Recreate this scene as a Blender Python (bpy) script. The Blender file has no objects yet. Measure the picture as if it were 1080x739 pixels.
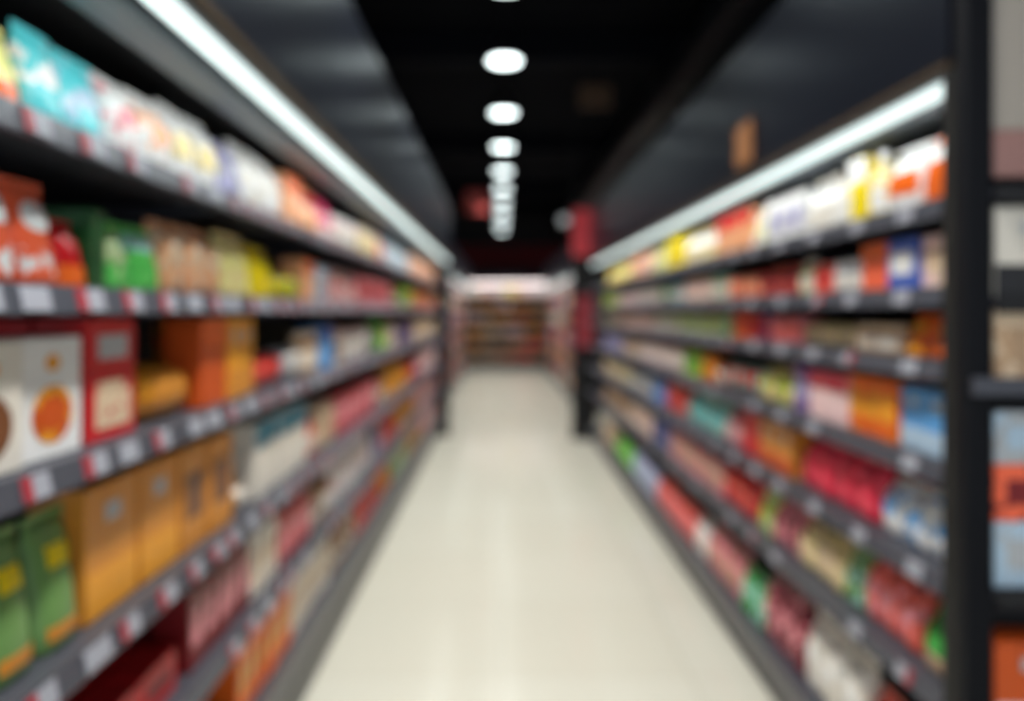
import bpy, bmesh, math, random
from mathutils import Vector, Matrix
PI = math.pi
rnd = random.Random(11)
C = bpy.context.scene.collection

# ------------------------------------------------------------------ places (metres; camera stands at the origin of the floor)
CAM_H, F = 1.54, 800.0
XL, XR = 0.75, 1.06                       # distance from the camera to the shelf fronts
L0, LBAY, LN = 1.0, 1.2, 7                # left run: start, bay length, bays
R0, RBAY, RN = 1.81, 1.2, 6
L_RAILS = [0.28, 0.60, 0.91, 1.26, 1.56, 1.84]
R_RAILS = [0.165, 0.597, 0.885, 1.15, 1.397, 1.577, 1.79]
FAR_RAILS = [0.2, 0.55, 0.90, 1.25, 1.60, 1.93]
HOOD_Z = 2.12

# ------------------------------------------------------------------ colours and materials
def lin(c):
    r = []
    for v in c:
        v /= 255.0
        r.append(v / 12.92 if v <= 0.04045 else ((v + 0.055) / 1.055) ** 2.4)
    return (r[0], r[1], r[2], 1.0)

COL = {
    'pale yellow': (240, 236, 150), 'yellow': (240, 214, 10), 'cream': (236, 216, 150), 'gold': (236, 160, 40),
    'amber': (214, 140, 50), 'orange': (240, 106, 30), 'burnt orange': (206, 84, 24), 'brown': (120, 74, 44),
    'tan': (190, 156, 122), 'beige': (226, 200, 168), 'peach': (246, 178, 130), 'coral': (236, 100, 84),
    'red': (206, 30, 36), 'orange red': (250, 108, 70), 'crimson': (190, 22, 48), 'burgundy': (120, 24, 44),
    'pink': (232, 140, 150), 'pale pink': (240, 206, 204), 'magenta': (220, 60, 110), 'purple': (112, 70, 140),
    'lavender': (170, 168, 206), 'blue': (56, 96, 190), 'sky blue': (90, 160, 220), 'dark blue': (36, 46, 100),
    'teal': (20, 130, 160), 'turquoise': (90, 206, 214), 'mint': (160, 214, 200), 'green': (50, 160, 60),
    'bright green': (90, 200, 90), 'dark green': (24, 84, 40), 'lime': (180, 206, 60), 'pale green': (186, 206, 150),
    'leaf green': (108, 148, 84), 'white': (238, 238, 236), 'off white': (226, 220, 208), 'grey': (130, 132, 134),
    'silver': (180, 184, 188), 'black': (22, 22, 26), 'dark red': (120, 16, 22), 'pale blue': (180, 206, 226), 'rose': (236, 58, 84),
}
MATS = {}
def new_mat(name):
    m = bpy.data.materials.new(name); m.use_nodes = True
    nt = m.node_tree
    b = nt.nodes['Principled BSDF']
    return m, nt, b

def simple(name, rgb, rough=0.5, metal=0.0, noise=0.12, scale=30.0, spec=0.5):
    if name in MATS: return MATS[name]
    m, nt, b = new_mat(name)
    tc = nt.nodes.new('ShaderNodeTexCoord'); n = nt.nodes.new('ShaderNodeTexNoise')
    n.inputs['Scale'].default_value = scale; n.inputs['Detail'].default_value = 3
    nt.links.new(tc.outputs['Object'], n.inputs['Vector'])
    mx = nt.nodes.new('ShaderNodeMix'); mx.data_type = 'RGBA'
    c = lin(rgb)
    mx.inputs['A'].default_value = (c[0]*(1-noise), c[1]*(1-noise), c[2]*(1-noise), 1)
    mx.inputs['B'].default_value = (min(1, c[0]*(1+noise)), min(1, c[1]*(1+noise)), min(1, c[2]*(1+noise)), 1)
    nt.links.new(n.outputs['Fac'], mx.inputs['Factor'])
    nt.links.new(mx.outputs['Result'], b.inputs['Base Color'])
    b.inputs['Roughness'].default_value = rough; b.inputs['Metallic'].default_value = metal
    b.inputs['Specular IOR Level'].default_value = spec
    MATS[name] = m
    return m

def pack(color, rough=0.38):
    return simple('packaging ' + color + str(rough), COL[color], rough, 0, 0.08, 14)

def printed(body, accent, amount=0.42, rough=0.34):
    """printed film: body colour with irregular blotches of the accent colour"""
    key = 'print %s %s %.2f %.2f' % (body, accent, amount, rough)
    if key in MATS: return MATS[key]
    m, nt, b = new_mat(key)
    tc = nt.nodes.new('ShaderNodeTexCoord'); n = nt.nodes.new('ShaderNodeTexNoise')
    n.inputs['Scale'].default_value = 24; n.inputs['Detail'].default_value = 2
    oi = nt.nodes.new('ShaderNodeObjectInfo'); ad = nt.nodes.new('ShaderNodeVectorMath'); ad.operation = 'ADD'
    sc = nt.nodes.new('ShaderNodeMath'); sc.operation = 'MULTIPLY'; sc.inputs[1].default_value = 0.35
    nt.links.new(oi.outputs['Random'], sc.inputs[0])
    nt.links.new(tc.outputs['Object'], ad.inputs[0]); nt.links.new(sc.outputs[0], ad.inputs[1])
    nt.links.new(ad.outputs[0], n.inputs['Vector'])
    r = nt.nodes.new('ShaderNodeValToRGB'); r.color_ramp.interpolation = 'LINEAR'
    e = r.color_ramp.elements
    t = 0.5 + (0.5 - amount) * 0.5
    e[0].position = t - 0.02; e[0].color = lin(COL[body])
    e[1].position = t + 0.02; e[1].color = lin(COL[accent])
    nt.links.new(n.outputs['Fac'], r.inputs['Fac'])
    nt.links.new(r.outputs['Color'], b.inputs['Base Color'])
    b.inputs['Roughness'].default_value = rough
    MATS[key] = m
    return m

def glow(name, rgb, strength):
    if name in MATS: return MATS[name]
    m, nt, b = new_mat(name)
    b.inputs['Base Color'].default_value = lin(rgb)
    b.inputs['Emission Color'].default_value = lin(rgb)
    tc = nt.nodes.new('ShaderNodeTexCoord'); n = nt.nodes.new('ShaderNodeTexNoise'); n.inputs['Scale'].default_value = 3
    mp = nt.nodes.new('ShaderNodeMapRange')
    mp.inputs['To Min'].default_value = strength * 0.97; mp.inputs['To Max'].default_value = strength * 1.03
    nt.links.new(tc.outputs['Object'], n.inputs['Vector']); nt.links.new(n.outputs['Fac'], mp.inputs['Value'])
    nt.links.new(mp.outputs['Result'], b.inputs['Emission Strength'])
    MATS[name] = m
    return m

M_STEEL = simple('charcoal shelf steel', (76, 78, 87), 0.42, 0.25, 0.06)
M_RAIL = simple('grey price rail', (80, 82, 91), 0.35, 0.2, 0.06)
M_POST = simple('matt black post', (11, 13, 19), 0.6, 0.0, 0.08, 30, 0.18)
M_BACK = simple('black back panel', (30, 31, 35), 0.6, 0.0, 0.1)
M_BLACK = simple('black powder coat', (13, 14, 19), 0.6, 0.0, 0.08)
M_FASCIA = simple('slate fascia', (32, 36, 48), 0.3, 0.4, 0.06, 4)
M_BRONZE = simple('bronze trim', (96, 80, 62), 0.4, 0.5, 0.08)
M_GREYM = simple('pale grey metal', (150, 157, 162), 0.4, 0.1, 0.05)
M_HOODRAIL = simple('grey hood rail', (112, 120, 127), 0.45, 0.1, 0.05)
M_TAGW = simple('white price card', (156, 158, 168), 0.4, 0, 0.04)
M_TAGR = simple('red price flag', (158, 44, 56), 0.4, 0, 0.05)
M_KICK = simple('grey kick plate', (96, 96, 97), 0.45, 0.1, 0.06)
M_REDP = glow('red sign panel', (190, 62, 70), 0.30)  # faint glow put into the sign colour so it looks better lit
M_STRIP = glow('lit diffuser', (226, 244, 244), 1.15)
M_LAMP = glow('lit lamp lens', (236, 250, 250), 6.5)

# ------------------------------------------------------------------ mesh helpers
def mesh_from(bm, name, mats, smooth=False):
    me = bpy.data.meshes.new(name)
    bmesh.ops.recalc_face_normals(bm, faces=bm.faces)
    bm.to_mesh(me); bm.free()
    for m in (mats if isinstance(mats, (list, tuple)) else [mats]): me.materials.append(m)
    if smooth:
        for p in me.polygons: p.use_smooth = True
    return me

def add_box(bm, x0, x1, y0, y1, z0, z1, bevel=0.0, mi=0, seg=2):
    r = bmesh.ops.create_cube(bm, size=1.0, matrix=Matrix.Translation(((x0+x1)/2, (y0+y1)/2, (z0+z1)/2)) @ Matrix.Diagonal((abs(x1-x0), abs(y1-y0), abs(z1-z0), 1)))
    vs = r['verts']
    fs = set(f for v in vs for f in v.link_faces)
    for f in fs: f.material_index = mi
    if bevel > 0:
        es = list(set(e for v in vs for e in v.link_edges))
        bmesh.ops.bevel(bm, geom=es, offset=bevel, segments=seg, profile=0.5, affect='EDGES')
    return bm

def box(x0, x1, y0, y1, z0, z1, bevel=0.0, seg=2):
    return add_box(bmesh.new(), x0, x1, y0, y1, z0, z1, bevel, 0, seg)

def prism(profile, y0, y1):
    """profile: (x, z) points, extruded along y"""
    bm = bmesh.new()
    a = [bm.verts.new((x, y0, z)) for x, z in profile]; b = [bm.verts.new((x, y1, z)) for x, z in profile]
    n = len(a)
    bm.faces.new(a); bm.faces.new(b)
    for i in range(n): bm.faces.new((a[i], a[(i+1) % n], b[(i+1) % n], b[i]))
    return bm

def ringpt(ring, t):
    z, a, b, n = ring
    c, s = math.cos(t), math.sin(t)
    return Vector((a * math.copysign(abs(c) ** (2.0/n), c), b * math.copysign(abs(s) ** (2.0/n), s), z))

def loft(rings, n=24):
    bm = bmesh.new()
    rows = [[bm.verts.new(ringpt(r, 2*PI*i/n)) for i in range(n)] for r in rings]
    for j in range(len(rows)-1):
        for i in range(n):
            bm.faces.new((rows[j][i], rows[j][(i+1) % n], rows[j+1][(i+1) % n], rows[j+1][i]))
    bm.faces.new(rows[0]); bm.faces.new(rows[-1])
    return bm

def crease(bm, h, w):
    """soft film creases: shallow dents that only ever pull the surface inwards"""
    a, b, c = rnd.uniform(0, 6), rnd.uniform(0, 6), rnd.uniform(0, 6)
    for v in bm.verts:
        t = math.atan2(v.co.y, v.co.x); q = v.co.z/h
        k = 0.022*(1 + math.sin(7*t + 11*q + a)) * min(1, 3*q + 0.2) + 0.016*(1 + math.sin(3*t - 17*q + b)) + 0.012*(1 + math.sin(13*t + c))*q
        if abs(math.cos(t)) > 0.75: k *= 0.35       # the printed face stays smooth
        v.co.x *= 1-k; v.co.y *= 1-k*0.8
    return bm

def at_z(rings, z):
    for p, q in zip(rings, rings[1:]):
        if p[0] <= z <= q[0]:
            k = (z-p[0]) / max(q[0]-p[0], 1e-9)
            return tuple(p[i] + (q[i]-p[i])*k for i in range(4))
    return rings[-1] if z > rings[-1][0] else rings[0]

def patch(rings, z0, z1, t0, t1, off=0.0012, nz=6, nt=12, oval=False):
    """a printed label that follows the surface of a loft between two heights and two angles"""
    bm = bmesh.new()
    g = []
    for j in range(nz+1):
        row = []
        for i in range(nt+1):
            u, v = i/nt*2-1, j/nz*2-1
            if oval: u, v = u*math.sqrt(1-v*v/2), v*math.sqrt(1-u*u/2)
            z = (z0+z1)/2 + v*(z1-z0)/2; t = (t0+t1)/2 + u*(t1-t0)/2
            p = ringpt(at_z(rings, z), t)
            d = Vector((p.x, p.y, 0)); d = d.normalized() if d.length > 1e-6 else Vector((1, 0, 0))
            row.append(bm.verts.new(p + d*off))
        g.append(row)
    for j in range(nz):
        for i in range(nt): bm.faces.new((g[j][i], g[j][i+1], g[j+1][i+1], g[j+1][i]))
    return bm

def tube(p, q, r, n=10):
    p, q = Vector(p), Vector(q); d = q-p
    bm = bmesh.new()
    M = Matrix.Translation((p+q)/2) @ d.to_track_quat('Z', 'Y').to_matrix().to_4x4()
    bmesh.ops.create_cone(bm, cap_ends=True, segments=n, radius1=r, radius2=r, depth=d.length, matrix=M)
    return bm

# ------------------------------------------------------------------ object helpers
def link(name, me, parent=None):
    o = bpy.data.objects.new(name, me); C.objects.link(o)
    if parent is not None: o.parent = parent
    return o
def obj(name, bm, mats, parent=None, smooth=False):
    return link(name, mesh_from(bm, name, mats, smooth), parent)
def empty(name, loc=(0, 0, 0), rz=0.0):
    o = bpy.data.objects.new(name, None); o.empty_display_size = 0.1; C.objects.link(o)
    o.location = loc; o.rotation_euler = (0, 0, rz)
    return o
def tag(o, label, cat, group=None):
    o['label'] = label; o['category'] = cat
    if group: o['group'] = group
    return o
def struct(name, bm, m):
    o = obj(name, bm, m); o['kind'] = 'structure'; return o
def copy_tree(o, parent=None):
    c = o.copy(); C.objects.link(c)
    if parent is not None: c.parent = parent
    for ch in [x for x in o.children]: copy_tree(ch, c)
    return c

# ------------------------------------------------------------------ the setting
def build_setting():
    m, nt, b = new_mat('polished cream floor tile')
    tc = nt.nodes.new('ShaderNodeTexCoord')
    br = nt.nodes.new('ShaderNodeTexBrick'); br.offset = 0; br.squash = 1
    br.inputs['Scale'].default_value = 1.0; br.inputs['Brick Width'].default_value = 0.8; br.inputs['Row Height'].default_value = 0.8
    br.inputs['Mortar Size'].default_value = 0.004; br.inputs['Mortar Smooth'].default_value = 0.3
    br.inputs['Color1'].default_value = lin((210, 208, 194)); br.inputs['Color2'].default_value = lin((207, 204, 189))
    br.inputs['Mortar'].default_value = lin((186, 182, 166))
    nt.links.new(tc.outputs['Object'], br.inputs['Vector'])
    n = nt.nodes.new('ShaderNodeTexNoise'); n.inputs['Scale'].default_value = 2.5; n.inputs['Detail'].default_value = 4
    nt.links.new(tc.outputs['Object'], n.inputs['Vector'])
    mp = nt.nodes.new('ShaderNodeMapRange'); mp.inputs['To Min'].default_value = 0.15; mp.inputs['To Max'].default_value = 0.175
    nt.links.new(n.outputs['Fac'], mp.inputs['Value']); nt.links.new(mp.outputs['Result'], b.inputs['Roughness'])
    nt.links.new(br.outputs['Color'], b.inputs['Base Color'])
    b.inputs['Specular IOR Level'].default_value = 0.5
    struct('floor', box(-5, 5, -2, 22, -0.05, 0), m)
    mc = simple('black painted ceiling', (8, 10, 17), 0.9, 0, 0.2, 2, 0.08)
    struct('ceiling', box(-5, 5, -2, 22, 4.3, 4.4), mc)
    mw = simple('dark store wall', (46, 44, 50), 0.7, 0, 0.1, 3)
    struct('wall_back', box(-5, 5, 21.9, 22, 0, 4.3), mw)
    struct('wall_left', box(-5, -4.9, -2, 22, 0, 4.3), mw)
    struct('wall_right', box(4.9, 5, -2, 22, 0, 4.3), mw)
    struct('trim_1', box(-4.9, 4.9, 21.86, 21.9, 2.72, 3.42), simple('deep red wall band', (150, 18, 34), 0.6, 0, 0.08, 3))
    mb = simple('dark ceiling beam', (14, 16, 24), 0.8, 0, 0.1, 3, 0.1)
    for i, y in enumerate((3.2, 7.6, 12.0, 16.4)):
        struct('ceiling_beam', box(-4.9, 4.9, y-0.09, y+0.09, 4.02, 4.3), mb)
    t = empty('air_duct', (1.75, 10, 3.75))
    obj('duct', tube((0, -11.5, 0), (0, 11.5, 0), 0.22, 24), simple('dull duct metal', (34, 36, 41), 0.45, 0.5, 0.1, 3), t, True)
    for y in (-6, -2, 2, 6): obj('hanger_strap', box(-0.228, 0.228, y-0.015, y+0.015, 0.0, 0.55), M_BLACK, t)
    tag(t, 'dark round air duct running under the black ceiling above the right shelves', 'air duct')

# ------------------------------------------------------------------ shelving
def shelf_profile(depth):
    return [(-depth, 0.02), (-0.004, 0.02), (-0.004, -0.022), (-0.010, -0.022), (-0.010, -0.004), (-depth, -0.004)]

def make_bay(name, w, rails, depth, top, tags_per, red_share, first_tag=0.0, brackets=True):
    t = empty(name)
    h = w/2
    obj('back_panel', box(-depth-0.03, -depth-0.01, -h, h, 0, top), M_BACK, t)
    for s in (-1, 1):
        obj('upright', box(-depth-0.008, -depth+0.03, s*(h-0.026) - 0.02, s*(h-0.026) + 0.02, 0.02, top, 0.003), M_BLACK, t)
    zd = rails[0]
    obj('kick_plate', box(-0.05, -0.03, -h, h, 0, zd-0.06), M_KICK, t)
    for k, z in enumerate(rails):
        dp = depth
        s = obj('base_deck' if k == 0 else 'shelf', prism(shelf_profile(dp - 0.002), -h+0.001, h-0.001), M_STEEL, t)
        s.location = (0, 0, z)
        # price rail: a shallow angled channel along the front edge
        lo = -0.06 if k == 0 else -0.026
        obj('price_rail', prism([(-0.004, 0.022), (0.002, 0.024), (0.012, lo+0.004), (0.012, lo), (-0.004, lo)], -h+0.002, h-0.002), M_KICK if k == 0 else M_RAIL, s)
        if brackets and k:
            for q in (-1, 1):
                bm = prism([(-dp+0.04, -0.004), (-0.08, -0.004), (-0.09, -0.014), (-dp+0.04, -0.07)], q*(h-0.012)-0.002, q*(h-0.012)+0.002)
                obj('bracket', bm, M_STEEL, s)
        if k == 0: continue
        for i in range(tags_per):
            y = -h + (i + 0.5 + rnd.uniform(-0.14, 0.14)) * w/tags_per
            if rnd.random() < 0.1: continue
            tw = rnd.uniform(0.036, 0.046) if tags_per > 5 else 0.038
            bm = bmesh.new()
            red = rnd.random() < red_share
            add_box(bm, 0, 0.0015, -tw, tw, -0.02, 0.02, 0, 0)
            if red: add_box(bm, 0.0012, 0.0024, tw*0.3 if not first_tag else -tw, tw if not first_tag else -tw*0.3, -0.02, 0.02, 0, 1)
            g = obj('price_tag', bm, [M_TAGW, M_TAGR], s)
            g.location = (0.0095, y, 0); g.rotation_euler = (0, math.atan2(-0.010, 0.046), 0)
    return t

ORD = ['first', 'second', 'third', 'fourth', 'fifth', 'sixth', 'seventh', 'eighth', 'ninth', 'tenth', 'eleventh', 'twelfth',
       'thirteenth', 'fourteenth', 'fifteenth', 'sixteenth', 'seventeenth', 'eighteenth', 'nineteenth', 'twentieth']
def ordinal(k):
    if k < 20: return ORD[k]
    tens = {2: 'twenty', 3: 'thirty', 4: 'forty', 5: 'fifty', 6: 'sixty'}
    n = k+1
    return (tens[n//10] + '-' + ORD[n % 10 - 1]) if n % 10 else {20: 'twentieth', 30: 'thirtieth', 40: 'fortieth', 50: 'fiftieth'}[n]

def build_bays():
    for side in ('left', 'right'):
        n, y0, w = (LN, L0, LBAY) if side == 'left' else (RN, R0, RBAY)
        proto = make_bay('shelving_bay', w, L_RAILS if side == 'left' else R_RAILS, 0.46, HOOD_Z - 0.01,
                         8 if side == 'left' else 4, 0.5 if side == 'left' else 0.12, 1.0 if side == 'left' else 0.0)
        for k in range(n):
            o = proto if k == 0 else copy_tree(proto)
            o.location = ((-XL if side == 'left' else XR), y0 + w*(k+0.5), 0)
            o.rotation_euler = (0, 0, 0 if side == 'left' else PI)
            e = 'at the near end of' if k == 0 else ('at the far end of' if k == n-1 else ordinal(k) + ' from the near end of')
            tag(o, 'charcoal steel shelving bay %s the %s shelf run' % (e, side), 'shelving', 'shelving bays of the %s run' % side)
    for side in ('left', 'right'):
        proto = make_bay('shelving_bay', 2.4, FAR_RAILS, 0.42, HOOD_Z - 0.01, 0, 0, brackets=False)
        for k in range(3):
            o = proto if k == 0 else copy_tree(proto)
            o.location = ((-0.86 if side == 'left' else 1.15), 11.6 + 2.4*(k+0.5), 0)
            o.rotation_euler = (0, 0, 0 if side == 'left' else PI)
            tag(o, 'distant shelving bay, %s, in the far %s run beyond the cross aisle' % (('nearest', 'middle one', 'farthest')[k], side), 'shelving', 'shelving bays of the far %s run' % side)
    proto = make_bay('shelving_bay', 1.3, FAR_RAILS, 0.4, 2.27, 0, 0, brackets=False)
    for k in range(3):
        o = proto if k == 0 else copy_tree(proto)
        o.location = (-1.15 + 1.3*k, 20.0, 0); o.rotation_euler = (0, 0, -PI/2)
        tag(o, 'shelving bay facing down the aisle across its end, %s' % ('left one of three', 'middle one of three', 'right one of three')[k], 'shelving', 'shelving bays closing the aisle end')

def make_hood(side, x, back, y0, y1, z_top, label):
    """canopy over a run: fascia towards the aisle, soffit, grey rail, bronze edge and the strip light under it (front edge at x)"""
    s = 1 if side == 'left' else -1       # +: aisle lies towards +x
    t = empty('shelf_canopy', (x, (y0+y1)/2, HOOD_Z))
    h = (y1-y0)/2
    def sb(a, b, z0, z1, bev=0.0): return box(min(s*a, s*b), max(s*a, s*b), -h, h, z0, z1, bev)
    d = abs(back - abs(x))
    obj('fascia_panel', sb(-0.03, 0, 0.015, z_top - HOOD_Z, 0.004), M_FASCIA, t)
    obj('soffit_panel', sb(-d, -0.032, 0.012, 0.03), M_BLACK if side == 'left' else M_HOODRAIL, t)
    obj('edge_trim', sb(-0.028, 0.006, 0.0, 0.014, 0.002), M_BRONZE, t)
    obj('mounting_rail', sb(-0.205, -0.115, -0.035, 0.010, 0.012), M_HOODRAIL, t)
    f = obj('strip_light', prism([(s*q, z) for q, z in ((-0.066, 0.010), (-0.066, -0.016), (-0.060, -0.02), (-0.016, -0.02), (-0.010, -0.016), (-0.010, 0.010))], -h+0.02, h-0.02), M_HOODRAIL, t)
    prof = [(s*(-0.038 + 0.021*math.cos(PI*i/10)), -0.0205 - 0.031*math.sin(PI*i/10)) for i in range(11)]
    obj('diffuser', prism(prof, -h+0.03, h-0.03), M_STRIP, f, False)
    for q in (-1, 1):
        obj('end_cap', prism([(s*(-0.038 + 0.023*math.cos(PI*i/10)), -0.0203 - 0.033*math.sin(PI*i/10)) for i in range(11)], q*(h-0.025)-0.005, q*(h-0.025)+0.005), M_GREYM, f)
    tag(t, label, 'canopy')
    d = bpy.data.lights.new('strip light beam', 'AREA'); d.shape = 'RECTANGLE'; d.size = 0.03; d.size_y = 2*h - 0.06
    d.energy = (2.5 if side == 'left' else 1.35) * 2*h; d.spread = math.radians(150); d.color = (0.96, 1.0, 0.99)
    l = bpy.data.objects.new('strip_light_beam', d); C.objects.link(l)
    l.location = (x - s*(0.03 if side == 'left' else 0.036), (y0+y1)/2, HOOD_Z - 0.052)
    dirv = Vector((-s*(0.55 if side == 'left' else 0.75), 0, -(0.83 if side == 'left' else 0.66))).normalized()
    l.matrix_world = Matrix.Translation(l.location) @ Matrix((dirv.cross(Vector((0, 1, 0))), (0, 1, 0), -dirv)).transposed().to_4x4()

def build_hoods():
    make_hood('left', -0.565, 1.24, L0-0.3, 8.5, 2.71, 'long slate canopy with a lit strip light over the left shelves')
    make_hood('right', 1.06, 1.55, 1.80, R0+RN*RBAY, 2.71, 'long slate canopy with a lit strip light over the right shelves')
    make_hood('left', -0.76, 1.3, 11.6, 18.8, 2.6, 'distant slate canopy with strip light over the far left run')
    make_hood('right', 1.10, 1.6, 11.6, 18.8, 2.6, 'distant slate canopy with strip light over the far right run')
    # the lit header over the shelves that close the aisle
    t = empty('light_header', (0.15, 19.9, 2.28))
    obj('header_box', box(-1.95, 1.95, -0.02, 0.5, 0, 0.2, 0.01), M_FASCIA, t)
    obj('diffuser', box(-1.9, 1.9, -0.012, 0.10, -0.045, -0.002, 0.01), glow('header diffuser', (255, 240, 238), 4.5), t)
    tag(t, 'lit white header light above the shelves across the aisle end', 'light')

# ------------------------------------------------------------------ end pieces
def build_ends():
    # black end post and end panel of the right run, with the small end display in front of it
    t = empty('end_frame', (0.998, 1.67, 0))
    obj('post', box(0.022, 0.082, -0.01, 0.03, 0, 2.78, 0.006), M_POST, t)
    obj('post_web', box(0.042, 0.08, 0.0305, 0.066, 0, 2.74), M_POST, t)
    obj('post_edge', box(0.042, 0.075, 0.067, 0.111, 0, 2.1, 0.003), simple('olive grey edge', (36, 36, 34), 0.6, 0, 0.1, 30, 0.2), t)
    obj('end_panel', box(0.05, 0.86, 0.112, 0.128, 0, 2.1), M_BACK, t)
    obj('post', box(0.80, 0.86, -0.01, 0.03, 0, 2.78, 0.006), M_POST, t)
    obj('post_foot', box(0.01, 0.094, -0.025, 0.03, 0, 0.012, 0.003), M_BLACK, t)
    obj('header_board', box(0.084, 0.796, 0.0, 0.03, 1.94, 2.6, 0.003), simple('beige header board', (168, 160, 150), 0.5, 0, 0.05, 4), t)
    obj('header_band', box(0.084, 0.796, -0.004, 0.03, 1.835, 1.938, 0.003), simple('dull pink band', (158, 118, 112), 0.5, 0, 0.05, 4), t)
    for z in END_Z:
        s = obj('shelf', box(0.084, 0.798, -0.008, 0.11, z-0.022, z, 0.003), M_STEEL, t)
        obj('front_rail', box(0.03 if z == END_Z[3] else 0.084, 0.84 if z == END_Z[3] else 0.798, -0.026, -0.0115, z-0.034, z+0.006, 0.003), M_BLACK if z != END_Z[3] else M_STEEL, s)
    tag(t, 'tall black post frame with small display shelves at near end of right run', 'display frame')
    # totem column at the far end of the right run
    t = empty('sign_totem', (0.995, 9.2, 0))
    obj('column', box(-0.13, 0.17, -0.07, 0.07, 0, 2.72, 0.006), M_BLACK, t)
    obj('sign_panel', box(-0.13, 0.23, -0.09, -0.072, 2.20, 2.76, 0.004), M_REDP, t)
    obj('sign_panel', box(-0.09, 0.12, -0.085, -0.072, 1.10, 1.72, 0.004), glow('glowing red panel', (150, 50, 60), 0.15), t)  # weak glow put into the lower panel, which is no lamp
    obj('base_plate', box(-0.14, 0.17, -0.1, 0.1, 0, 0.015, 0.004), M_BLACK, t)
    tag(t, 'black column with red sign panels at the far end of the right shelves', 'sign column')
    t = empty('end_column', (-0.70, 9.46, 0))
    obj('column', box(-0.10, 0.06, -0.05, 0.05, 0, 2.72, 0.006), M_BLACK, t)
    obj('sign_panel', box(-0.09, 0.055, -0.066, -0.052, 2.30, 2.68, 0.004), simple('dim red panel', (110, 34, 42), 0.5, 0, 0.08, 6), t)
    obj('base_plate', box(-0.12, 0.08, -0.08, 0.08, 0, 0.015, 0.004), M_BLACK, t)
    tag(t, 'dark column with dim red panel at the far end of the left shelves', 'sign column')
    # round spot lamp on an arm beside the red panel
    t = empty('spot_lamp', (0.85, 8.9, 4.02))
    obj('rod', tube((0, 0, 0), (0, 0, -1.36), 0.008), M_BLACK, t)
    bm = bmesh.new()
    bmesh.ops.create_cone(bm, cap_ends=True, segments=24, radius1=0.06, radius2=0.045, depth=0.12, matrix=Matrix.Translation((-0.1, -0.02, -1.42)) @ Matrix.Rotation(PI/2, 4, 'X'))
    hd = obj('lamp_head', bm, M_GREYM, t)
    obj('bracket', tube((0, 0, -1.35), (-0.1, -0.02, -1.375), 0.009), M_BLACK, t)
    bm = bmesh.new()
    bmesh.ops.create_cone(bm, cap_ends=True, segments=24, radius1=0.052, radius2=0.052, depth=0.006, matrix=Matrix.Translation((-0.1, -0.084, -1.42)) @ Matrix.Rotation(PI/2, 4, 'X'))
    obj('lens', bm, glow('dim lens', (225, 235, 240), 0.25), hd)
    tag(t, 'small round spot lamp hanging beside the red sign panel', 'lamp')
    # hanging sign over the aisle
    t = empty('hanging_sign', (-0.40, 12.4, 4.3))
    obj('board', box(-0.17, 0.17, -0.012, 0.012, -1.15, -0.79, 0.004), simple('brownish red board', (176, 70, 66), 0.5, 0, 0.15, 9), t)
    for s in (-1, 1): obj('wire', tube((s*0.13, 0, -0.80), (s*0.13, 0, 0), 0.004, 6), M_BLACK, t)
    tag(t, 'small dull red sign hanging from the black ceiling over the aisle', 'sign')
    t = empty('hanging_sign', (1.05, 8.4, 4.3))
    obj('board', box(-0.18, 0.18, -0.012, 0.012, -0.52, -0.26, 0.004), simple('dark brown board', (92, 70, 52), 0.6, 0, 0.15, 9), t)
    for s in (-1, 1): obj('wire', tube((s*0.13, 0, -0.27), (s*0.13, 0, 0), 0.004, 6), M_BLACK, t)
    tag(t, 'dark brown sign hanging high under the ceiling near the air duct', 'sign')
    # small brown plate on the right fascia
    t = empty('fascia_plate', (1.058, 3.28, 2.26))
    obj('plate', box(-0.010, -0.0005, -0.11, 0.11, -0.09, 0.09, 0.003), simple('brown plate', (150, 100, 62), 0.5, 0, 0.15, 20), t)
    obj('plate_frame', box(-0.0125, -0.0105, -0.10, 0.10, -0.08, 0.08, 0), simple('ochre plate face', (168, 116, 74), 0.5, 0, 0.2, 30), t)
    tag(t, 'small brown plate fixed to the slate fascia of the right canopy', 'sign')

END_Z = [0.16, 0.60, 0.93, 1.39, 1.57, 1.81]

# ------------------------------------------------------------------ ceiling lamps
def build_lamps():
    proto = empty('pendant_lamp')
    obj('lens', loft([(0.0, 0.118, 0.118, 2), (-0.0, 0.118, 0.118, 2), (0.006, 0.121, 0.121, 2)], 32), M_LAMP, proto)
    obj('lamp_shade', loft([(0.0065, 0.132, 0.132, 2), (0.03, 0.135, 0.135, 2), (0.10, 0.11, 0.11, 2), (0.17, 0.06, 0.06, 2), (0.22, 0.045, 0.045, 2)], 32), simple('black lamp shade', (30, 32, 36), 0.4, 0.4), proto, True)
    obj('rod', tube((0, 0, 0.22), (0, 0, 0.80), 0.01), M_BLACK, proto)
    ys = [1.25 + 1.56*k for k in range(-1, 12)]  # row starts behind the camera with a lamp added to light the end display
    ys[3] += 0.17
    for k, y in enumerate(ys):
        o = proto if k == 0 else copy_tree(proto)
        o.location = (0.03, y, 3.49)
        tag(o, 'round lit ceiling lamp over the aisle, %s of the row counted from the camera' % ordinal(k), 'lamp', 'lamps in a row over the aisle')
        d = bpy.data.lights.new('lamp beam', 'AREA'); d.shape = 'DISK'; d.size = 0.22; d.energy = LAMP_W; d.spread = math.radians(123)
        d.color = (1.0, 0.985, 0.95)
        l = bpy.data.objects.new('lamp_beam', d); C.objects.link(l); l.location = (0.03, y, 3.483)

LAMP_W = 25.5

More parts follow.
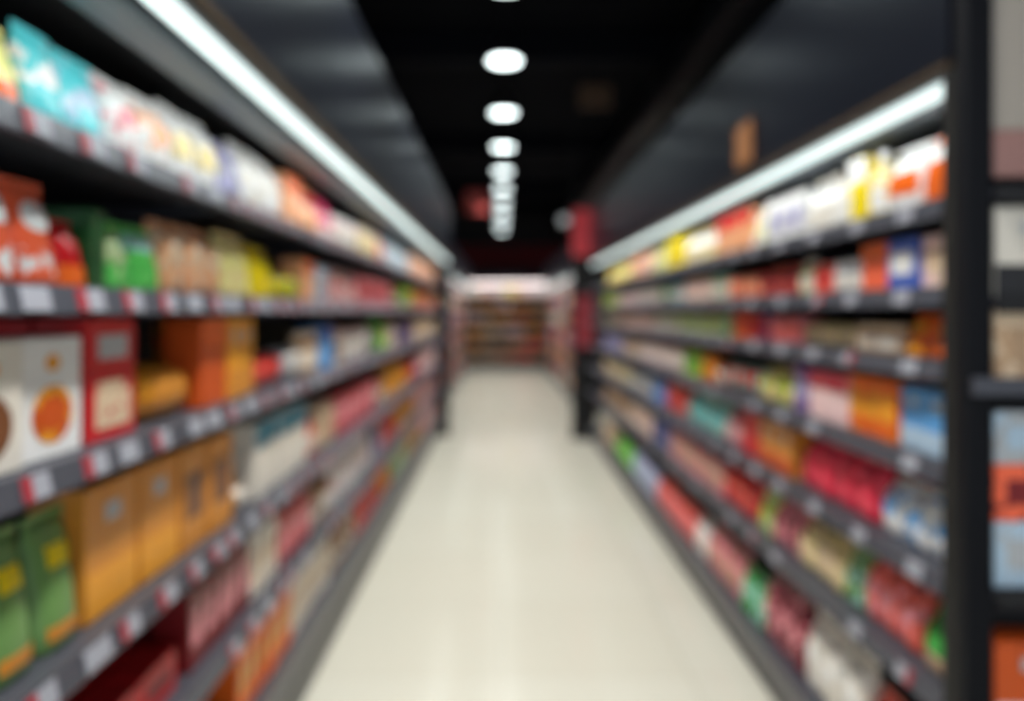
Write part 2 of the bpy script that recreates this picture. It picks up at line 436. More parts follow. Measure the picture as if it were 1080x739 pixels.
# ------------------------------------------------------------------ goods
# local frame of every product: +x is its front, y its width, z up, origin under its middle
def goods_parts(kind, w, d, h, body, accent, style):
    """list of (part name, mesh, parent part) ; the first is the thing's own mesh"""
    P = []
    hw, hd = w/2, d/2
    def add(name, bm, m, smooth=False, parent=0): P.append((name, mesh_from(bm, name, m, smooth), parent))
    if kind == 'carton':
        bm = box(-hd, hd, -hw, hw, 0, h-0.002, min(0.003, w*0.05))
        add('carton', bm, printed(body, body if style != 'mix' else accent, 0.36, 0.4))
        add('lid_flap', box(-hd+0.004, hd-0.001, -hw+0.003, hw-0.003, h-0.002, h, 0.0006, 1), pack(body))
        if style == 'emblem':
            bm = bmesh.new()
            bmesh.ops.create_circle(bm, cap_ends=True, segments=28, radius=1.0, matrix=Matrix.Translation((hd+0.0012, 0, h*0.36)) @ Matrix.Diagonal((1, hw*0.66, h*0.24, 1)) @ Matrix.Rotation(PI/2, 4, 'Y'))
            add('emblem', bm, printed('gold', accent, 0.5))
            bm = bmesh.new()
            bmesh.ops.create_circle(bm, cap_ends=True, segments=20, radius=1.0, matrix=Matrix.Translation((hd+0.0014, 0, h*0.37)) @ Matrix.Diagonal((1, hw*0.50, h*0.15, 1)) @ Matrix.Rotation(PI/2, 4, 'Y'))
            bmesh.ops.translate(bm, verts=bm.verts, vec=(0.0006, 0, 0))
            add('emblem_centre', bm, pack(accent), False, 2)
            bm = bmesh.new()
            bmesh.ops.create_circle(bm, cap_ends=True, segments=16, radius=1.0, matrix=Matrix.Translation((hd+0.0012, 0, h*0.79)) @ Matrix.Diagonal((1, hw*0.24, h*0.07, 1)) @ Matrix.Rotation(PI/2, 4, 'Y'))
            add('badge', bm, pack('gold'))
        elif style == 'twopanel':
            add('label_panel', box(hd+0.0004, hd+0.0016, -hw*0.62, hw*0.62, h*0.66, h*0.86), pack(accent))
            add('picture_panel', box(hd+0.0004, hd+0.0016, -hw*0.72, hw*0.72, h*0.10, h*0.48), printed('beige', body, 0.3))
        elif style == 'topband':
            add('top_band', box(hd+0.0004, hd+0.0014, -hw*0.98, hw*0.98, h*0.66, h*0.985), pack(accent))
        elif style == 'lowband':
            add('lower_band', box(hd+0.0004, hd+0.0014, -hw*0.98, hw*0.98, h*0.02, h*0.36), pack(accent))
            add('badge', box(hd+0.0004, hd+0.0016, -hw*0.3, hw*0.3, h*0.70, h*0.84), pack('silver'))
        elif style != 'plain':
            add('label_panel', box(hd+0.0004, hd+0.0014, -hw*0.7, hw*0.7, h*0.30, h*0.74), pack(accent))
    elif kind == 'packet':
        # brick-shaped soft pack: rounded edges, folded and taped top
        add('packet', box(-hd, hd, -hw, hw, 0, h*0.93, min(0.012, w*0.16), 3), printed(body, accent if style == 'mix' else body, 0.38, 0.3), True)
        add('top_fold', prism([(-hd*0.5, h*0.925), (hd*0.5, h*0.925), (hd*0.16, h), (-hd*0.16, h)], -hw*0.86, hw*0.86), pack(body, 0.3))
        add('label_panel', box(hd+0.0002, hd+0.0012, -hw*0.62, hw*0.62, h*0.28, h*0.66), pack(accent))
    elif kind in ('pouch', 'bag'):
        if kind == 'pouch':
            R = [(0, hd*0.86, hw*0.90, 3.5), (h*0.03, hd*0.98, hw*0.97, 3.2), (h*0.16, hd, hw*0.99, 2.8), (h*0.45, hd*0.88, hw, 2.5), (h*0.7, hd*0.62, hw*0.985, 2.3), (h*0.86, hd*0.30, hw*0.96, 2.2), (h*0.93, hd*0.06+0.002, hw*0.95, 2.6)]
            top = (h*0.93, h)
        else:
            R = [(0, hd*0.74, hw*0.86, 3.4), (h*0.04, hd*0.90, hw*0.95, 3.2), (h*0.16, hd*0.98, hw, 3.0), (h*0.36, hd, hw, 2.9), (h*0.55, hd*0.97, hw*0.995, 2.8), (h*0.72, hd*0.84, hw*0.985, 2.6), (h*0.82, hd*0.58, hw*0.97, 2.4), (h*0.88, hd*0.28, hw*0.95, 2.4), (h*0.91, hd*0.06+0.002, hw*0.94, 2.6)]
            top = (h*0.91, h)
        add(kind, crease(loft(R, 36), h, w), printed(body, accent if style in ('mix', 'white') else body, 0.40, 0.26), True)
        bm = box(-0.0025, 0.0025, -R[-1][2], R[-1][2], top[0]-0.002, top[1], 0.0008, 1)
        add('top_seal', bm, pack(body, 0.26))
        if style == 'emblem':
            add('emblem', patch(R, h*0.52, h*0.80, -0.62, 0.62, oval=True), pack(accent, 0.26), True)
            add('picture_panel', patch(R, h*0.08, h*0.36, -0.9, 0.9), printed(body, accent, 0.40, 0.26), True)
        elif style == 'lowband':
            add('lower_band', patch(R, h*0.05, h*0.34, -1.2, 1.2), pack(accent, 0.26), True)
        elif style == 'twopanel':
            add('label_panel', patch(R, h*0.60, h*0.76, -0.45, 0.45), pack(accent, 0.26), True)
            add('picture_panel', patch(R, h*0.09, h*0.19, -0.7, 0.7), pack('amber', 0.26), True)
        elif style == 'topband':
            add('top_band', patch(R, h*0.62, h*0.86, -1.3, 1.3), pack(accent, 0.26), True)
        elif style != 'plain':
            add('label_panel', patch(R, h*(0.40 if style == 'mix' else 0.30), h*0.62, *((-0.5, 0.5) if style == 'mix' else (-0.85, 0.85)), oval=style == 'mix'), pack(accent, 0.26), True)
    elif kind == 'bottle':
        r = min(hw, hd)
        R = [(0, r*0.9, r*0.9, 2), (h*0.015, r, r, 2), (h*0.08, r, r, 2), (h*0.5, r*0.98, r*0.98, 2), (h*0.62, r*0.96, r*0.96, 2), (h*0.72, r*0.72, r*0.72, 2), (h*0.80, r*0.42, r*0.42, 2), (h*0.86, r*0.36, r*0.36, 2)]
        add('bottle', loft(R, 24), pack(body, 0.22), True)
        add('cap', loft([(h*0.862, r*0.42, r*0.42, 2), (h*0.99, r*0.42, r*0.42, 2), (h, r*0.38, r*0.38, 2)], 20), pack(accent, 0.4))
        add('label_band', patch(R, h*0.16, h*0.52, -PI, PI, nt=28), printed(accent, body, 0.3), True)
    elif kind == 'jar':
        r = min(hw, hd)
        R = [(0, r*0.86, r*0.86, 2), (h*0.03, r*0.97, r*0.97, 2), (h*0.1, r, r, 2), (h*0.66, r, r, 2), (h*0.76, r*0.9, r*0.9, 2), (h*0.80, r*0.8, r*0.8, 2)]
        add('jar', loft(R, 24), pack(body, 0.18), True)
        add('lid', loft([(h*0.80, r*0.88, r*0.88, 2), (h*0.81, r*0.9, r*0.9, 2), (h*0.985, r*0.9, r*0.9, 2), (h, r*0.86, r*0.86, 2)], 24), pack(accent, 0.35))
        add('label_band', patch(R, h*0.18, h*0.58, -PI, PI, nt=28), printed('off white', accent, 0.36), True)
    elif kind == 'tin_can':
        r = min(hw, hd)
        R = [(0, r*0.97, r*0.97, 2), (h*0.01, r, r, 2), (h*0.03, r, r, 2), (h*0.045, r*0.97, r*0.97, 2), (h*0.955, r*0.97, r*0.97, 2), (h*0.97, r, r, 2), (h*0.99, r, r, 2), (h*0.992, r*0.93, r*0.93, 2), (h*0.975, r*0.92, r*0.92, 2)]
        add('tin_can', loft(R, 28), simple('tin metal', (170, 172, 176), 0.3, 0.8))
        add('paper_label', patch(R[:6], h*0.06, h*0.94, -PI, PI, nt=28), printed(body, accent, 0.38), True)
    elif kind == 'tub':
        R = [(0, hd*0.80, hw*0.80, 3), (h*0.02, hd*0.84, hw*0.84, 3), (h*0.86, hd*0.97, hw*0.97, 3)]
        add('tub', loft(R, 28), printed(body, accent, 0.3), True)
        add('lid', loft([(h*0.86, hd, hw, 3), (h*0.97, hd, hw, 3), (h, hd*0.96, hw*0.96, 3)], 28), pack(accent))
        add('label_panel', patch(R, h*0.2, h*0.68, -0.8, 0.8), pack('off white'), True)
    elif kind == 'wrapped_pack':
        # lying film pack, rounded, with pinched ends along its width
        bm = bmesh.new()
        n, rows = 20, []
        for u in (-1, -0.965, -0.9, -0.72, -0.4, 0, 0.4, 0.72, 0.9, 0.965, 1):
            q = (1 - abs(u)**3.2) ** 0.5 if abs(u) < 0.97 else 0.10
            q = max(q, 0.10)
            rows.append([bm.verts.new((hd*math.copysign(abs(math.cos(t))**0.72, math.cos(t))*(0.25+0.75*q), hw*u, h/2 + h/2*math.copysign(abs(math.sin(t))**0.72, math.sin(t))*q)) for t in [2*PI*i/n for i in range(n)]])
        for j in range(len(rows)-1):
            for i in range(n): bm.faces.new((rows[j][i], rows[j][(i+1) % n], rows[j+1][(i+1) % n], rows[j+1][i]))
        bm.faces.new(rows[0]); bm.faces.new(rows[-1])
        add('wrapped_pack', bm, printed(body, accent if style in ('mix', 'white') else body, 0.38, 0.24), True)
        bm = bmesh.new(); g = []
        for u in (-0.5, -0.25, 0, 0.25, 0.5):
            q = (1 - abs(u)**3.2) ** 0.5
            g.append([bm.verts.new((hd*math.copysign(abs(math.cos(t))**0.72, math.cos(t))*(0.25+0.75*q)*1.012, hw*u, h/2 + h/2*math.copysign(abs(math.sin(t))**0.72, math.sin(t))*q*1.0)) for t in [-0.55 + 1.3*i/8 for i in range(9)]])
        for j in range(4):
            for i in range(8): bm.faces.new((g[j][i], g[j][i+1], g[j+1][i+1], g[j+1][i]))
        add('label_panel', bm, pack(accent, 0.26), True)
    return P

KIND_WORD = {'carton': 'carton', 'packet': 'soft packet', 'pouch': 'stand-up pouch', 'bag': 'plump bag', 'bottle': 'bottle', 'jar': 'jar', 'tin_can': 'tin', 'tub': 'tub', 'wrapped_pack': 'wrapped pack'}
def look(kind, body, accent, style):
    kw = KIND_WORD[kind]
    if kind == 'bottle': return '%s %s with %s cap' % (body, kw, accent)
    if kind in ('jar', 'tub'): return '%s %s with %s lid' % (body, kw, accent)
    if style == 'plain': return 'plain %s %s' % (body, kw)
    if style == 'mix' or kind == 'tin_can': return '%s and %s %s' % (body, accent, kw)
    what = {'emblem': 'emblem', 'topband': 'top band', 'lowband': 'lower band', 'twopanel': 'panel'}.get(style, 'label')
    return '%s %s with %s %s' % (body, kw, accent, what)

REG = {}          # shelf phrase -> list of (order, look, object, end words)
def put(parts, far_only_body, loc, rz, shelf, lk, cat, pos):
    root = link(parts[0][0], parts[0][1])
    root.location = loc; root.rotation_euler = (0, 0, rz)
    if not far_only_body:
        made = [root]
        for name, me, pi in parts[1:]:
            made.append(link(name, me, made[pi]))
    REG.setdefault(shelf, []).append((pos, lk, root, cat))
    return root

PLURAL = {'packet': 'soft packets', 'carton': 'cartons', 'pouch': 'pouches', 'bag': 'bags', 'bottle': 'bottles', 'jar': 'jars', 'tin_can': 'tins', 'tub': 'tubs', 'wrapped_pack': 'wrapped packs'}
def label_all():
    for shelf, rows in REG.items():
        by = {}
        for pos, lk, o, cat in rows: by.setdefault(lk, []).append((pos, o, cat))
        for lk, g in by.items():
            g.sort(key=lambda q: q[0])
            n = len(g)
            ends = ('left', 'right') if ('aisle end' in shelf or 'display' in shelf) else ('near', 'far')
            for i, (pos, o, cat) in enumerate(g):
                if n == 1: lab = '%s, the only one on the %s' % (lk, shelf)
                elif i < (n+1)//2: lab = '%s, %s such from %s end, %s' % (lk, ordinal(i), ends[0], shelf)
                else: lab = '%s, %s such from %s end, %s' % (lk, ordinal(n-1-i), ends[1], shelf)
                tag(o, lab, cat.replace('_', ' '), '%s on the %s' % (PLURAL[cat], shelf))

DEF_W = {'packet': 0.12, 'carton': 0.13, 'pouch': 0.13, 'bag': 0.16, 'bottle': 0.075, 'jar': 0.085, 'tin_can': 0.08, 'tub': 0.12, 'wrapped_pack': 0.18}
DEF_D = {'packet': 0.09, 'carton': 0.10, 'pouch': 0.09, 'bag': 0.12, 'bottle': 0.075, 'jar': 0.085, 'tin_can': 0.08, 'tub': 0.12, 'wrapped_pack': 0.13}

def stock(side, shelf_words, z, rows):
    """rows: (ya, yb, kind, body, accent, style, height, count or None, rows deep) — ya, yb run along the aisle in metres"""
    for ya, yb, kind, body, accent, style, h, n, deep, *more in rows:
        setback = more[0] if more else 0.0
        L = yb - ya
        if n is None:
            wpref = DEF_W[kind] * (1.0 if ya < 4 else 1.25)
            n = max(1, int(round(L / wpref)))
        pitch = L/n
        w = pitch - 0.006
        if kind in ('bottle', 'jar', 'tin_can'): w = min(w, 0.11)
        d = min(max(DEF_D[kind], w*0.55), 0.17)
        if kind in ('bottle', 'jar', 'tin_can'): d = w
        parts = goods_parts(kind, w, d, h, body, accent, style)
        lk = look(kind, body, accent, style)
        for r in range(deep):
            for i in range(n):
                y = ya + pitch*(i+0.5)
                back = setback + 0.035 + rnd.uniform(0, 0.012) + d/2 + r*(d+0.02)
                x = (-XL - back) if side == 'left' else (XR + back)
                rz = rnd.uniform(-0.02, 0.02) + (0 if side == 'left' else PI)
                put(parts, y > 6.2 or r > 0, (x, y, z + 0.0215), rz, shelf_words, lk, kind, y + r*0.01)

def YL(x): return F*(XL+0.045)/(528.0-x)
def YR(x): return F*(XR+0.045)/(x-528.0)

# each row: where the goods stand along the shelf (bearing seen from the aisle), then what they are
LEFT = {
 5: [(-60, 32, 'pouch', 'pale yellow', 'orange', 'lowband', .150, 2, 1), (32, 72, 'pouch', 'turquoise', 'white', 'mix', .175, 1, 2), (72, 116, 'pouch', 'turquoise', 'pale blue', 'mix', .17, 1, 2),
     (116, 150, 'bag', 'white', 'pink', 'mix', .175, 1, 2), (150, 186, 'bag', 'white', 'peach', 'mix', .18, 1, 2), (186, 234, 'bag', 'white', 'cream', 'label', .20, 2, 1), (234, 256, 'pouch', 'lavender', 'grey', 'mix', .17, 2, 1),
     (256, 300, 'bag', 'white', 'off white', 'mix', .21, 3, 2), (300, 318, 'carton', 'peach', 'orange', 'topband', .19, 2, 1), (318, 338, 'pouch', 'peach', 'red', 'topband', .20, 3, 1), (338, 352, 'pouch', 'magenta', 'pale pink', 'lowband', .19, 2, 1),
     (352, 378, 'tub', 'pale pink', 'white', 'mix', .14, 6, 1), (378, 398, 'packet', 'beige', 'cream', 'mix', .17, 6, 1), (398, 404, 'bottle', 'coral', 'red', 'mix', .17, 3, 1), (404, 432, 'bag', 'pale blue', 'white', 'mix', .19, 9, 1), (432, 458, 'carton', 'peach', 'pale pink', 'mix', .17, 13, 1)],
 4: [(-70, 20, 'pouch', 'orange red', 'white', 'emblem', .19, 2, 1), (20, 66, 'pouch', 'orange red', 'white', 'emblem', .185, 1, 1), (66, 97, 'pouch', 'red', 'orange', 'lowband', .13, 1, 1), (97, 112, 'carton', 'dark green', 'green', 'plain', .16, 1, 1),
     (112, 145, 'pouch', 'bright green', 'pale green', 'mix', .15, 1, 2), (145, 176, 'pouch', 'bright green', 'mint', 'topband', .15, 1, 2), (176, 236, 'bag', 'peach', 'beige', 'mix', .18, 3, 2), (236, 264, 'pouch', 'cream', 'pale yellow', 'mix', .19, 2, 1),
     (264, 288, 'pouch', 'yellow', 'pale yellow', 'plain', .17, 2, 1), (288, 318, 'wrapped_pack', 'yellow', 'lime', 'label', .09, 3, 2), (318, 332, 'carton', 'peach', 'burnt orange', 'topband', .17, 2, 1), (332, 344, 'packet', 'pale blue', 'silver', 'mix', .17, 2, 1),
     (344, 378, 'pouch', 'pale pink', 'coral', 'mix', .17, 6, 1), (378, 412, 'carton', 'pink', 'red', 'mix', .16, 9, 1), (412, 420, 'jar', 'brown', 'black', 'mix', .13, 4, 1), (420, 434, 'packet', 'lime', 'green', 'mix', .16, 6, 1), (434, 446, 'carton', 'orange', 'amber', 'mix', .16, 7, 1), (446, 459, 'pouch', 'coral', 'cream', 'mix', .16, 9, 1)],
 3: [(-60, 19, 'carton', 'off white', 'brown', 'emblem', .212, 1, 1), (19, 86, 'carton', 'white', 'burnt orange', 'emblem', .212, 1, 1), (92, 144, 'carton', 'red', 'silver', 'twopanel', .245, 1, 2), (144, 211, 'wrapped_pack', 'gold', 'amber', 'mix', .13, 1, 1), (248, 267, 'packet', 'amber', 'orange', 'mix', .25, 1, 1, .16),
     (210, 238, 'carton', 'burnt orange', 'orange', 'topband', .24, 1, 1), (238, 268, 'carton', 'gold', 'amber', 'lowband', .24, 2, 1), (270, 300, 'wrapped_pack', 'coral', 'red', 'label', .11, 2, 2), (300, 318, 'wrapped_pack', 'silver', 'off white', 'label', .12, 2, 1), (318, 336, 'jar', 'tan', 'beige', 'mix', .17, 4, 1),
     (336, 352, 'carton', 'sky blue', 'blue', 'topband', .19, 3, 1), (352, 360, 'bottle', 'beige', 'brown', 'mix', .2, 3, 1), (360, 388, 'tub', 'white', 'pale pink', 'mix', .16, 7, 1), (388, 396, 'packet', 'black', 'grey', 'mix', .16, 3, 1), (396, 408, 'pouch', 'bright green', 'lime', 'mix', .2, 4, 1),
     (408, 418, 'carton', 'tan', 'off white', 'mix', .17, 5, 1), (418, 434, 'packet', 'dark blue', 'purple', 'mix', .17, 8, 1), (434, 459, 'carton', 'beige', 'tan', 'mix', .18, 14, 1)],
 2: [(-70, 45, 'pouch', 'leaf green', 'yellow', 'twopanel', .245, 2, 1), (45, 90, 'pouch', 'leaf green', 'yellow', 'twopanel', .245, 1, 1), (90, 146, 'carton', 'amber', 'gold', 'lowband', .262, 1, 1), (148, 187, 'carton', 'amber', 'gold', 'lowband', .262, 1, 1), (189, 242, 'carton', 'amber', 'brown', 'label', .262, 2, 1),
     (244, 264, 'wrapped_pack', 'tan', 'off white', 'label', .075, 1, 2), (266, 322, 'carton', 'off white', 'teal', 'topband', .245, 5, 2), (322, 334, 'jar', 'coral', 'red', 'mix', .15, 2, 1), (334, 352, 'packet', 'beige', 'tan', 'mix', .2, 4, 1), (352, 396, 'carton', 'crimson', 'pink', 'mix', .2, 9, 1), (396, 404, 'jar', 'brown', 'black', 'mix', .17, 3, 1),
     (404, 430, 'pouch', 'gold', 'amber', 'mix', .21, 8, 1), (430, 440, 'pouch', 'crimson', 'red', 'mix', .2, 5, 1), (440, 459, 'packet', 'pale pink', 'pink', 'mix', .19, 12, 1)],
 1: [(40, 186, 'carton', 'red', 'dark red', 'label', .10, 3, 2), (196, 262, 'carton', 'dark red', 'pink', 'label', .20, 5, 2), (262, 292, 'carton', 'off white', 'beige', 'mix', .2, 4, 1), (292, 326, 'packet', 'red', 'pink', 'mix', .19, 4, 1), (326, 346, 'jar', 'tan', 'brown', 'mix', .17, 5, 1),
     (346, 392, 'pouch', 'white', 'pale pink', 'mix', .2, 9, 1), (392, 402, 'carton', 'dark blue', 'lavender', 'mix', .17, 3, 1), (402, 418, 'pouch', 'red', 'coral', 'mix', .18, 5, 1), (418, 438, 'pouch', 'amber', 'gold', 'mix', .18, 7, 1), (438, 459, 'packet', 'pink', 'beige', 'mix', .18, 13, 1)],
 0: [(120, 235, 'wrapped_pack', 'dark red', 'coral', 'label', .11, 3, 1), (248, 306, 'carton', 'orange', 'gold', 'label', .215, 6, 2), (306, 346, 'carton', 'off white', 'beige', 'mix', .22, 6, 1), (346, 374, 'jar', 'tan', 'brown', 'mix', .18, 7, 1), (374, 400, 'pouch', 'crimson', 'coral', 'mix', .19, 6, 1), (400, 412, 'pouch', 'orange', 'gold', 'mix', .2, 4, 1),
     (412, 428, 'packet', 'leaf green', 'pale green', 'mix', .17, 6, 1), (428, 444, 'pouch', 'amber', 'cream', 'mix', .18, 7, 1), (444, 459, 'carton', 'pink', 'off white', 'mix', .18, 9, 1)],
}
RIGHT = {
 6: [(1009, 968, 'bag', 'orange', 'white', 'topband', .205, 1, 1), (968, 930, 'bag', 'white', 'orange', 'label', .205, 1, 2), (930, 914, 'bottle', 'cream', 'white', 'mix', .22, 1, 1), (914, 896, 'carton', 'yellow', 'white', 'topband', .22, 1, 1), (896, 878, 'bottle', 'off white', 'white', 'mix', .23, 1, 1),
     (878, 850, 'bottle', 'white', 'off white', 'mix', .21, 2, 1), (850, 810, 'carton', 'white', 'lavender', 'label', .19, 3, 2), (810, 792, 'pouch', 'white', 'pale yellow', 'mix', .19, 2, 1), (792, 756, 'carton', 'peach', 'red', 'topband', .21, 4, 1), (756, 722, 'bottle', 'white', 'cream', 'mix', .2, 6, 1), (722, 704, 'carton', 'yellow', 'lime', 'plain', .21, 4, 1),
     (704, 688, 'pouch', 'pale green', 'cream', 'mix', .19, 5, 1), (688, 666, 'packet', 'peach', 'pale pink', 'mix', .19, 8, 1), (666, 640, 'pouch', 'pale yellow', 'gold', 'mix', .18, 13, 1)],
 5: [(1009, 972, 'carton', 'pale pink', 'beige', 'mix', .135, 1, 1), (971, 938, 'carton', 'blue', 'white', 'label', .14, 1, 2), (937, 908, 'carton', 'orange red', 'orange', 'topband', .14, 1, 2), (908, 880, 'jar', 'silver', 'white', 'mix', .10, 3, 2), (880, 858, 'carton', 'coral', 'red', 'label', .10, 2, 1), (858, 842, 'bottle', 'pale green', 'off white', 'mix', .125, 2, 1),
     (842, 800, 'bag', 'coral', 'burgundy', 'mix', .12, 5, 2), (800, 770, 'packet', 'coral', 'peach', 'mix', .11, 5, 1), (770, 750, 'jar', 'pale green', 'mint', 'mix', .12, 5, 1), (750, 724, 'carton', 'beige', 'pale pink', 'mix', .12, 6, 1), (724, 706, 'tub', 'turquoise', 'teal', 'mix', .12, 5, 1), (706, 698, 'packet', 'dark green', 'green', 'mix', .13, 3, 1),
     (698, 652, 'tub', 'pale pink', 'white', 'mix', .12, 17, 1), (652, 638, 'carton', 'lime', 'pale green', 'mix', .12, 8, 1)],
 4: [(1009, 950, 'pouch', 'orange', 'gold', 'emblem', .115, 2, 2), (950, 905, 'jar', 'tan', 'beige', 'mix', .08, 5, 2), (905, 846, 'wrapped_pack', 'cream', 'beige', 'mix', .08, 5, 2), (846, 814, 'packet', 'pink', 'coral', 'mix', .105, 4, 1), (814, 804, 'carton', 'purple', 'burgundy', 'mix', .11, 2, 1), (804, 790, 'packet', 'red', 'crimson', 'mix', .115, 3, 1), (790, 774, 'carton', 'orange', 'red', 'mix', .115, 3, 1),
     (774, 764, 'packet', 'green', 'mint', 'mix', .11, 3, 1), (764, 716, 'tin_can', 'pale green', 'lime', 'mix', .10, 13, 1), (716, 690, 'jar', 'off white', 'pale green', 'mix', .1, 9, 1), (690, 650, 'carton', 'tan', 'pale pink', 'mix', .1, 18, 1), (650, 638, 'packet', 'pale green', 'beige', 'mix', .1, 7, 1)],
 3: [(1009, 950, 'carton', 'sky blue', 'pale blue', 'lowband', .165, 2, 2), (950, 896, 'carton', 'orange', 'gold', 'mix', .17, 3, 2), (896, 856, 'carton', 'pale pink', 'rose', 'topband', .16, 3, 1), (856, 838, 'carton', 'purple', 'lavender', 'mix', .17, 2, 1), (838, 802, 'bag', 'cream', 'lime', 'mix', .14, 3, 2), (802, 764, 'wrapped_pack', 'mint', 'red', 'mix', .12, 4, 2),
     (764, 756, 'jar', 'brown', 'black', 'mix', .12, 2, 1), (756, 742, 'packet', 'orange', 'gold', 'mix', .14, 4, 1), (742, 722, 'carton', 'lime', 'green', 'mix', .14, 6, 1), (722, 676, 'packet', 'pale pink', 'off white', 'mix', .14, 15, 1), (676, 656, 'tub', 'beige', 'tan', 'mix', .13, 9, 1), (656, 638, 'carton', 'lavender', 'blue', 'mix', .14, 11, 1)],
 2: [(1009, 925, 'bag', 'white', 'sky blue', 'mix', .155, 3, 2), (925, 842, 'bag', 'rose', 'crimson', 'plain', .18, 4, 2), (838, 802, 'carton', 'amber', 'burnt orange', 'lowband', .18, 3, 1), (802, 784, 'carton', 'red', 'crimson', 'plain', .18, 2, 1), (784, 764, 'bag', 'pink', 'pale pink', 'mix', .15, 3, 1), (764, 724, 'bag', 'mint', 'turquoise', 'mix', .17, 7, 1),
     (724, 704, 'packet', 'coral', 'red', 'mix', .17, 5, 1), (704, 690, 'carton', 'blue', 'sky blue', 'mix', .15, 4, 1), (690, 666, 'tub', 'silver', 'pale blue', 'mix', .13, 9, 1), (666, 638, 'packet', 'beige', 'pale green', 'mix', .15, 17, 1)],
 1: [(1009, 968, 'bag', 'green', 'tan', 'lowband', .15, 1, 1), (968, 908, 'bag', 'coral', 'pink', 'mix', .19, 3, 2), (908, 888, 'pouch', 'leaf green', 'mint', 'mix', .17, 2, 1), (888, 842, 'bag', 'cream', 'beige', 'mix', .15, 3, 2), (842, 814, 'bag', 'pink', 'burgundy', 'mix', .16, 3, 1), (814, 800, 'pouch', 'pale green', 'lime', 'mix', .17, 2, 1),
     (800, 764, 'bag', 'red', 'coral', 'mix', .19, 5, 2), (764, 706, 'carton', 'pink', 'tan', 'mix', .15, 12, 1), (706, 690, 'packet', 'blue', 'dark blue', 'mix', .17, 5, 1), (690, 666, 'carton', 'beige', 'pale pink', 'mix', .15, 9, 1), (666, 638, 'bag', 'tan', 'beige', 'mix', .15, 14, 1)],
 0: [(1009, 960, 'bag', 'tan', 'coral', 'mix', .2, 2, 1), (960, 910, 'bag', 'coral', 'peach', 'label', .22, 2, 1), (908, 846, 'bag', 'off white', 'white', 'mix', .27, 3, 1), (846, 804, 'bag', 'burgundy', 'pink', 'mix', .27, 3, 1), (804, 780, 'pouch', 'green', 'mint', 'mix', .2, 3, 1), (780, 744, 'bag', 'pink', 'tan', 'mix', .22, 5, 1), (744, 732, 'bag', 'white', 'off white', 'mix', .2, 2, 1),
     (732, 692, 'bag', 'coral', 'pink', 'mix', .2, 9, 1), (692, 668, 'packet', 'lavender', 'pale blue', 'mix', .2, 9, 1), (668, 650, 'pouch', 'bright green', 'lime', 'mix', .2, 10, 1), (646, 638, 'carton', 'beige', 'tan', 'mix', .2, 5, 1)],
}
LNAMES = ['left bottom shelf', 'left fifth shelf', 'left fourth shelf', 'left third shelf', 'left second shelf', 'left top shelf']
RNAMES = ['right bottom shelf', 'right sixth shelf', 'right fifth shelf', 'right fourth shelf', 'right third shelf', 'right second shelf', 'right top shelf']

def build_stock():
    for k, rows in LEFT.items():
        out = []
        for x0, x1, *rest in rows:
            out.append((max(YL(x0), L0+0.01), min(YL(x1), L0+LN*LBAY-0.01), *rest))
        stock('left', LNAMES[k], L_RAILS[k], out)
    for k, rows in RIGHT.items():
        out = []
        sb = 0.05 if k == 6 else 0.0
        for x0, x1, *rest in rows:
            rest = list(rest) + ([sb] if sb else [])
            q = (XR + 0.045 + sb) / (XR + 0.045)
            out.append((max(q*YR(x0), R0+0.01), min(q*YR(x1), R0+RN*RBAY-0.01), *rest))
        stock('right', RNAMES[k], R_RAILS[k], out)

def build_far_stock():
    pal = [('pale pink', 'pink'), ('pink', 'coral'), ('beige', 'tan'), ('lavender', 'pale pink'), ('off white', 'pale pink'), ('coral', 'burgundy'), ('tan', 'brown'), ('peach', 'beige')]
    lib = {}
    def get(kind, w, h, b, a):
        key = (kind, w, h, b, a)
        if key not in lib: lib[key] = goods_parts(kind, w, 0.16, h, b, a, 'mix')
        return lib[key]
    low = ['bottom', 'fifth', 'fourth', 'third', 'second', 'top']
    for side in ('left', 'right'):
        for k, z in enumerate(FAR_RAILS):
            y = 11.64
            while y + 0.30 < 18.75:
                b, a = pal[rnd.randrange(len(pal))]
                kind = ('packet', 'bag', 'tub')[rnd.randrange(3)]
                n = rnd.randint(1, 3); w = 0.30
                for i in range(n):
                    if y + w > 18.75: break
                    h = 0.115 if k == 5 else 0.22
                    P = get(kind, w, h, b, a)
                    x = (-0.86 - 0.13) if side == 'left' else (1.15 + 0.13)
                    put(P, True, (x, y + w/2, z + 0.0215), 0 if side == 'left' else PI, 'far %s %s shelf' % (side, low[k]), look(kind, b, a, 'mix'), kind, y)
                    y += w + 0.02
    warm = [('coral', 'tan'), ('tan', 'brown'), ('beige', 'brown'), ('tan', 'coral'), ('pale pink', 'brown'), ('beige', 'tan'), ('amber', 'tan')]
    light = [('white', 'pale pink'), ('pale pink', 'peach'), ('white', 'cream'), ('pale yellow', 'peach')]
    for k, z in enumerate(FAR_RAILS):
        x = -1.76
        while x + 0.17 < 2.08:
            b, a = (light if k == 5 else warm)[rnd.randrange(4 if k == 5 else 7)]
            kind = ('packet', 'bag')[rnd.randrange(2)]
            for i in range(rnd.randint(1, 3)):
                w = 0.17
                if x + w > 2.08: break
                P = get(kind, w, 0.26 if k == 5 else 0.20, b, a)
                put(P, True, (x + w/2, 20.0 + 0.14, z + 0.0215), -PI/2, 'aisle end %s shelf' % low[k], look(kind, b, a, 'mix'), kind, x)
                x += w + 0.015

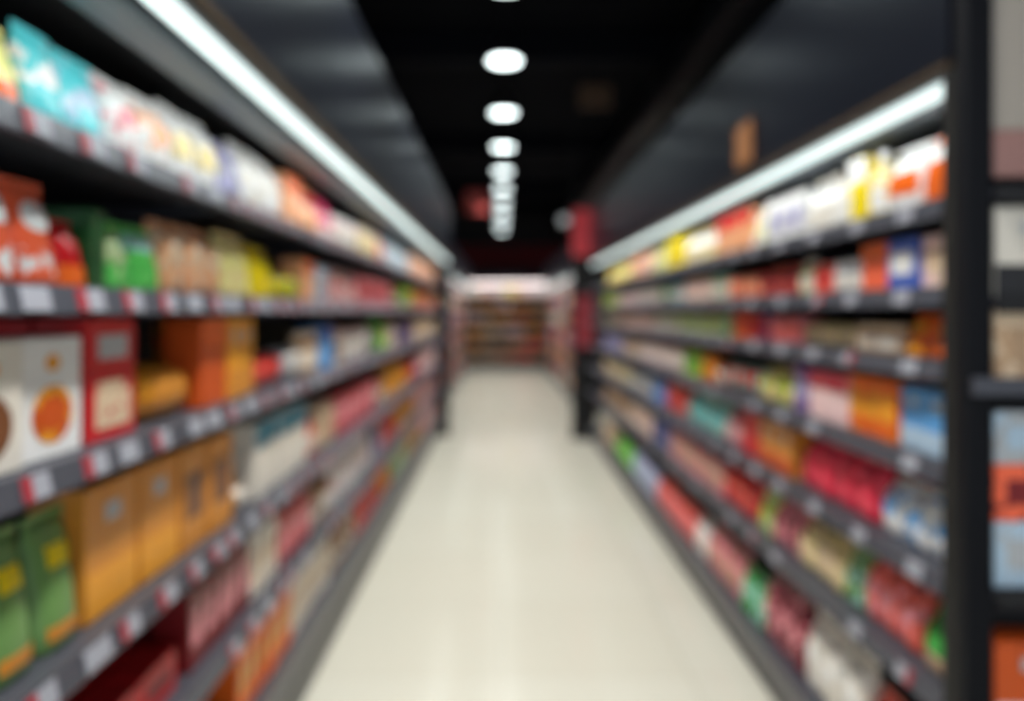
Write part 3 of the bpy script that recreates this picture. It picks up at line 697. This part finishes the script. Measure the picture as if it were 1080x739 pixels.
def build_end_display():
    def row(z, kind, b, a, st, w, h, n, words, stack=1):
        P = goods_parts(kind, w, 0.09, h, b, a, st)
        for s in range(stack):
            for i in range(n):
                put(P, False, (1.088 + w/2 + i*(w+0.006), 1.715, z + 0.0008 + s*(h+0.001)), -PI/2, words, look(kind, b, a, st), kind, i)
    row(END_Z[4], 'carton', 'off white', 'black', 'lowband', 0.17, 0.20, 3, 'display top shelf')
    row(END_Z[3], 'carton', 'beige', 'tan', 'mix', 0.17, 0.155, 3, 'display second shelf')
    row(END_Z[1], 'carton', 'burnt orange', 'pale pink', 'lowband', 0.17, 0.21, 3, 'display fourth shelf')
    row(END_Z[0], 'bag', 'burnt orange', 'brown', 'label', 0.17, 0.24, 3, 'display bottom shelf')
    for s, (b, a, h) in enumerate((('pale blue', 'silver', 0.145), ('orange red', 'dark red', 0.125), ('silver', 'pale blue', 0.115))):
        P = goods_parts('carton', 0.17, 0.09, h, b, a, 'mix')
        z = END_Z[2] + 0.0008 + sum((0.146, 0.126, 0.116)[:s])
        for i in range(3):
            put(P, False, (1.088 + 0.085 + i*0.176, 1.715, z), -PI/2, 'display third shelf', look('carton', b, a, 'mix'), 'carton', i)

# ------------------------------------------------------------------ build all
build_setting(); build_bays(); build_hoods(); build_ends(); build_lamps()
build_stock(); build_far_stock(); build_end_display(); label_all()

# ------------------------------------------------------------------ light, world, camera
w = bpy.data.worlds.new('World'); bpy.context.scene.world = w; w.use_nodes = True
bg = w.node_tree.nodes['Background']; bg.inputs[0].default_value = (0.86, 0.93, 1, 1); bg.inputs[1].default_value = 0.8     # bluish fill added through the open end behind the camera to brighten the shelves

cam = bpy.data.cameras.new('camera'); co = bpy.data.objects.new('camera', cam); C.objects.link(co)
co.location = (0, 0, CAM_H); co.rotation_euler = (PI/2, 0, 0)
cam.sensor_width = 36; cam.lens = F/1080*36
cam.shift_x = 12/1080; cam.shift_y = -41.5/1080
cam.clip_start = 0.05; cam.clip_end = 60
cam.dof.use_dof = True; cam.dof.focus_distance = 0.45; cam.dof.aperture_fstop = 2.1
sc = bpy.context.scene
sc.camera = co
sc.view_settings.view_transform = 'Standard'; sc.view_settings.look = 'None'; sc.view_settings.exposure = 0.0
sc.cycles.use_denoising = True
sc.cycles.max_bounces = 8; sc.cycles.diffuse_bounces = 4
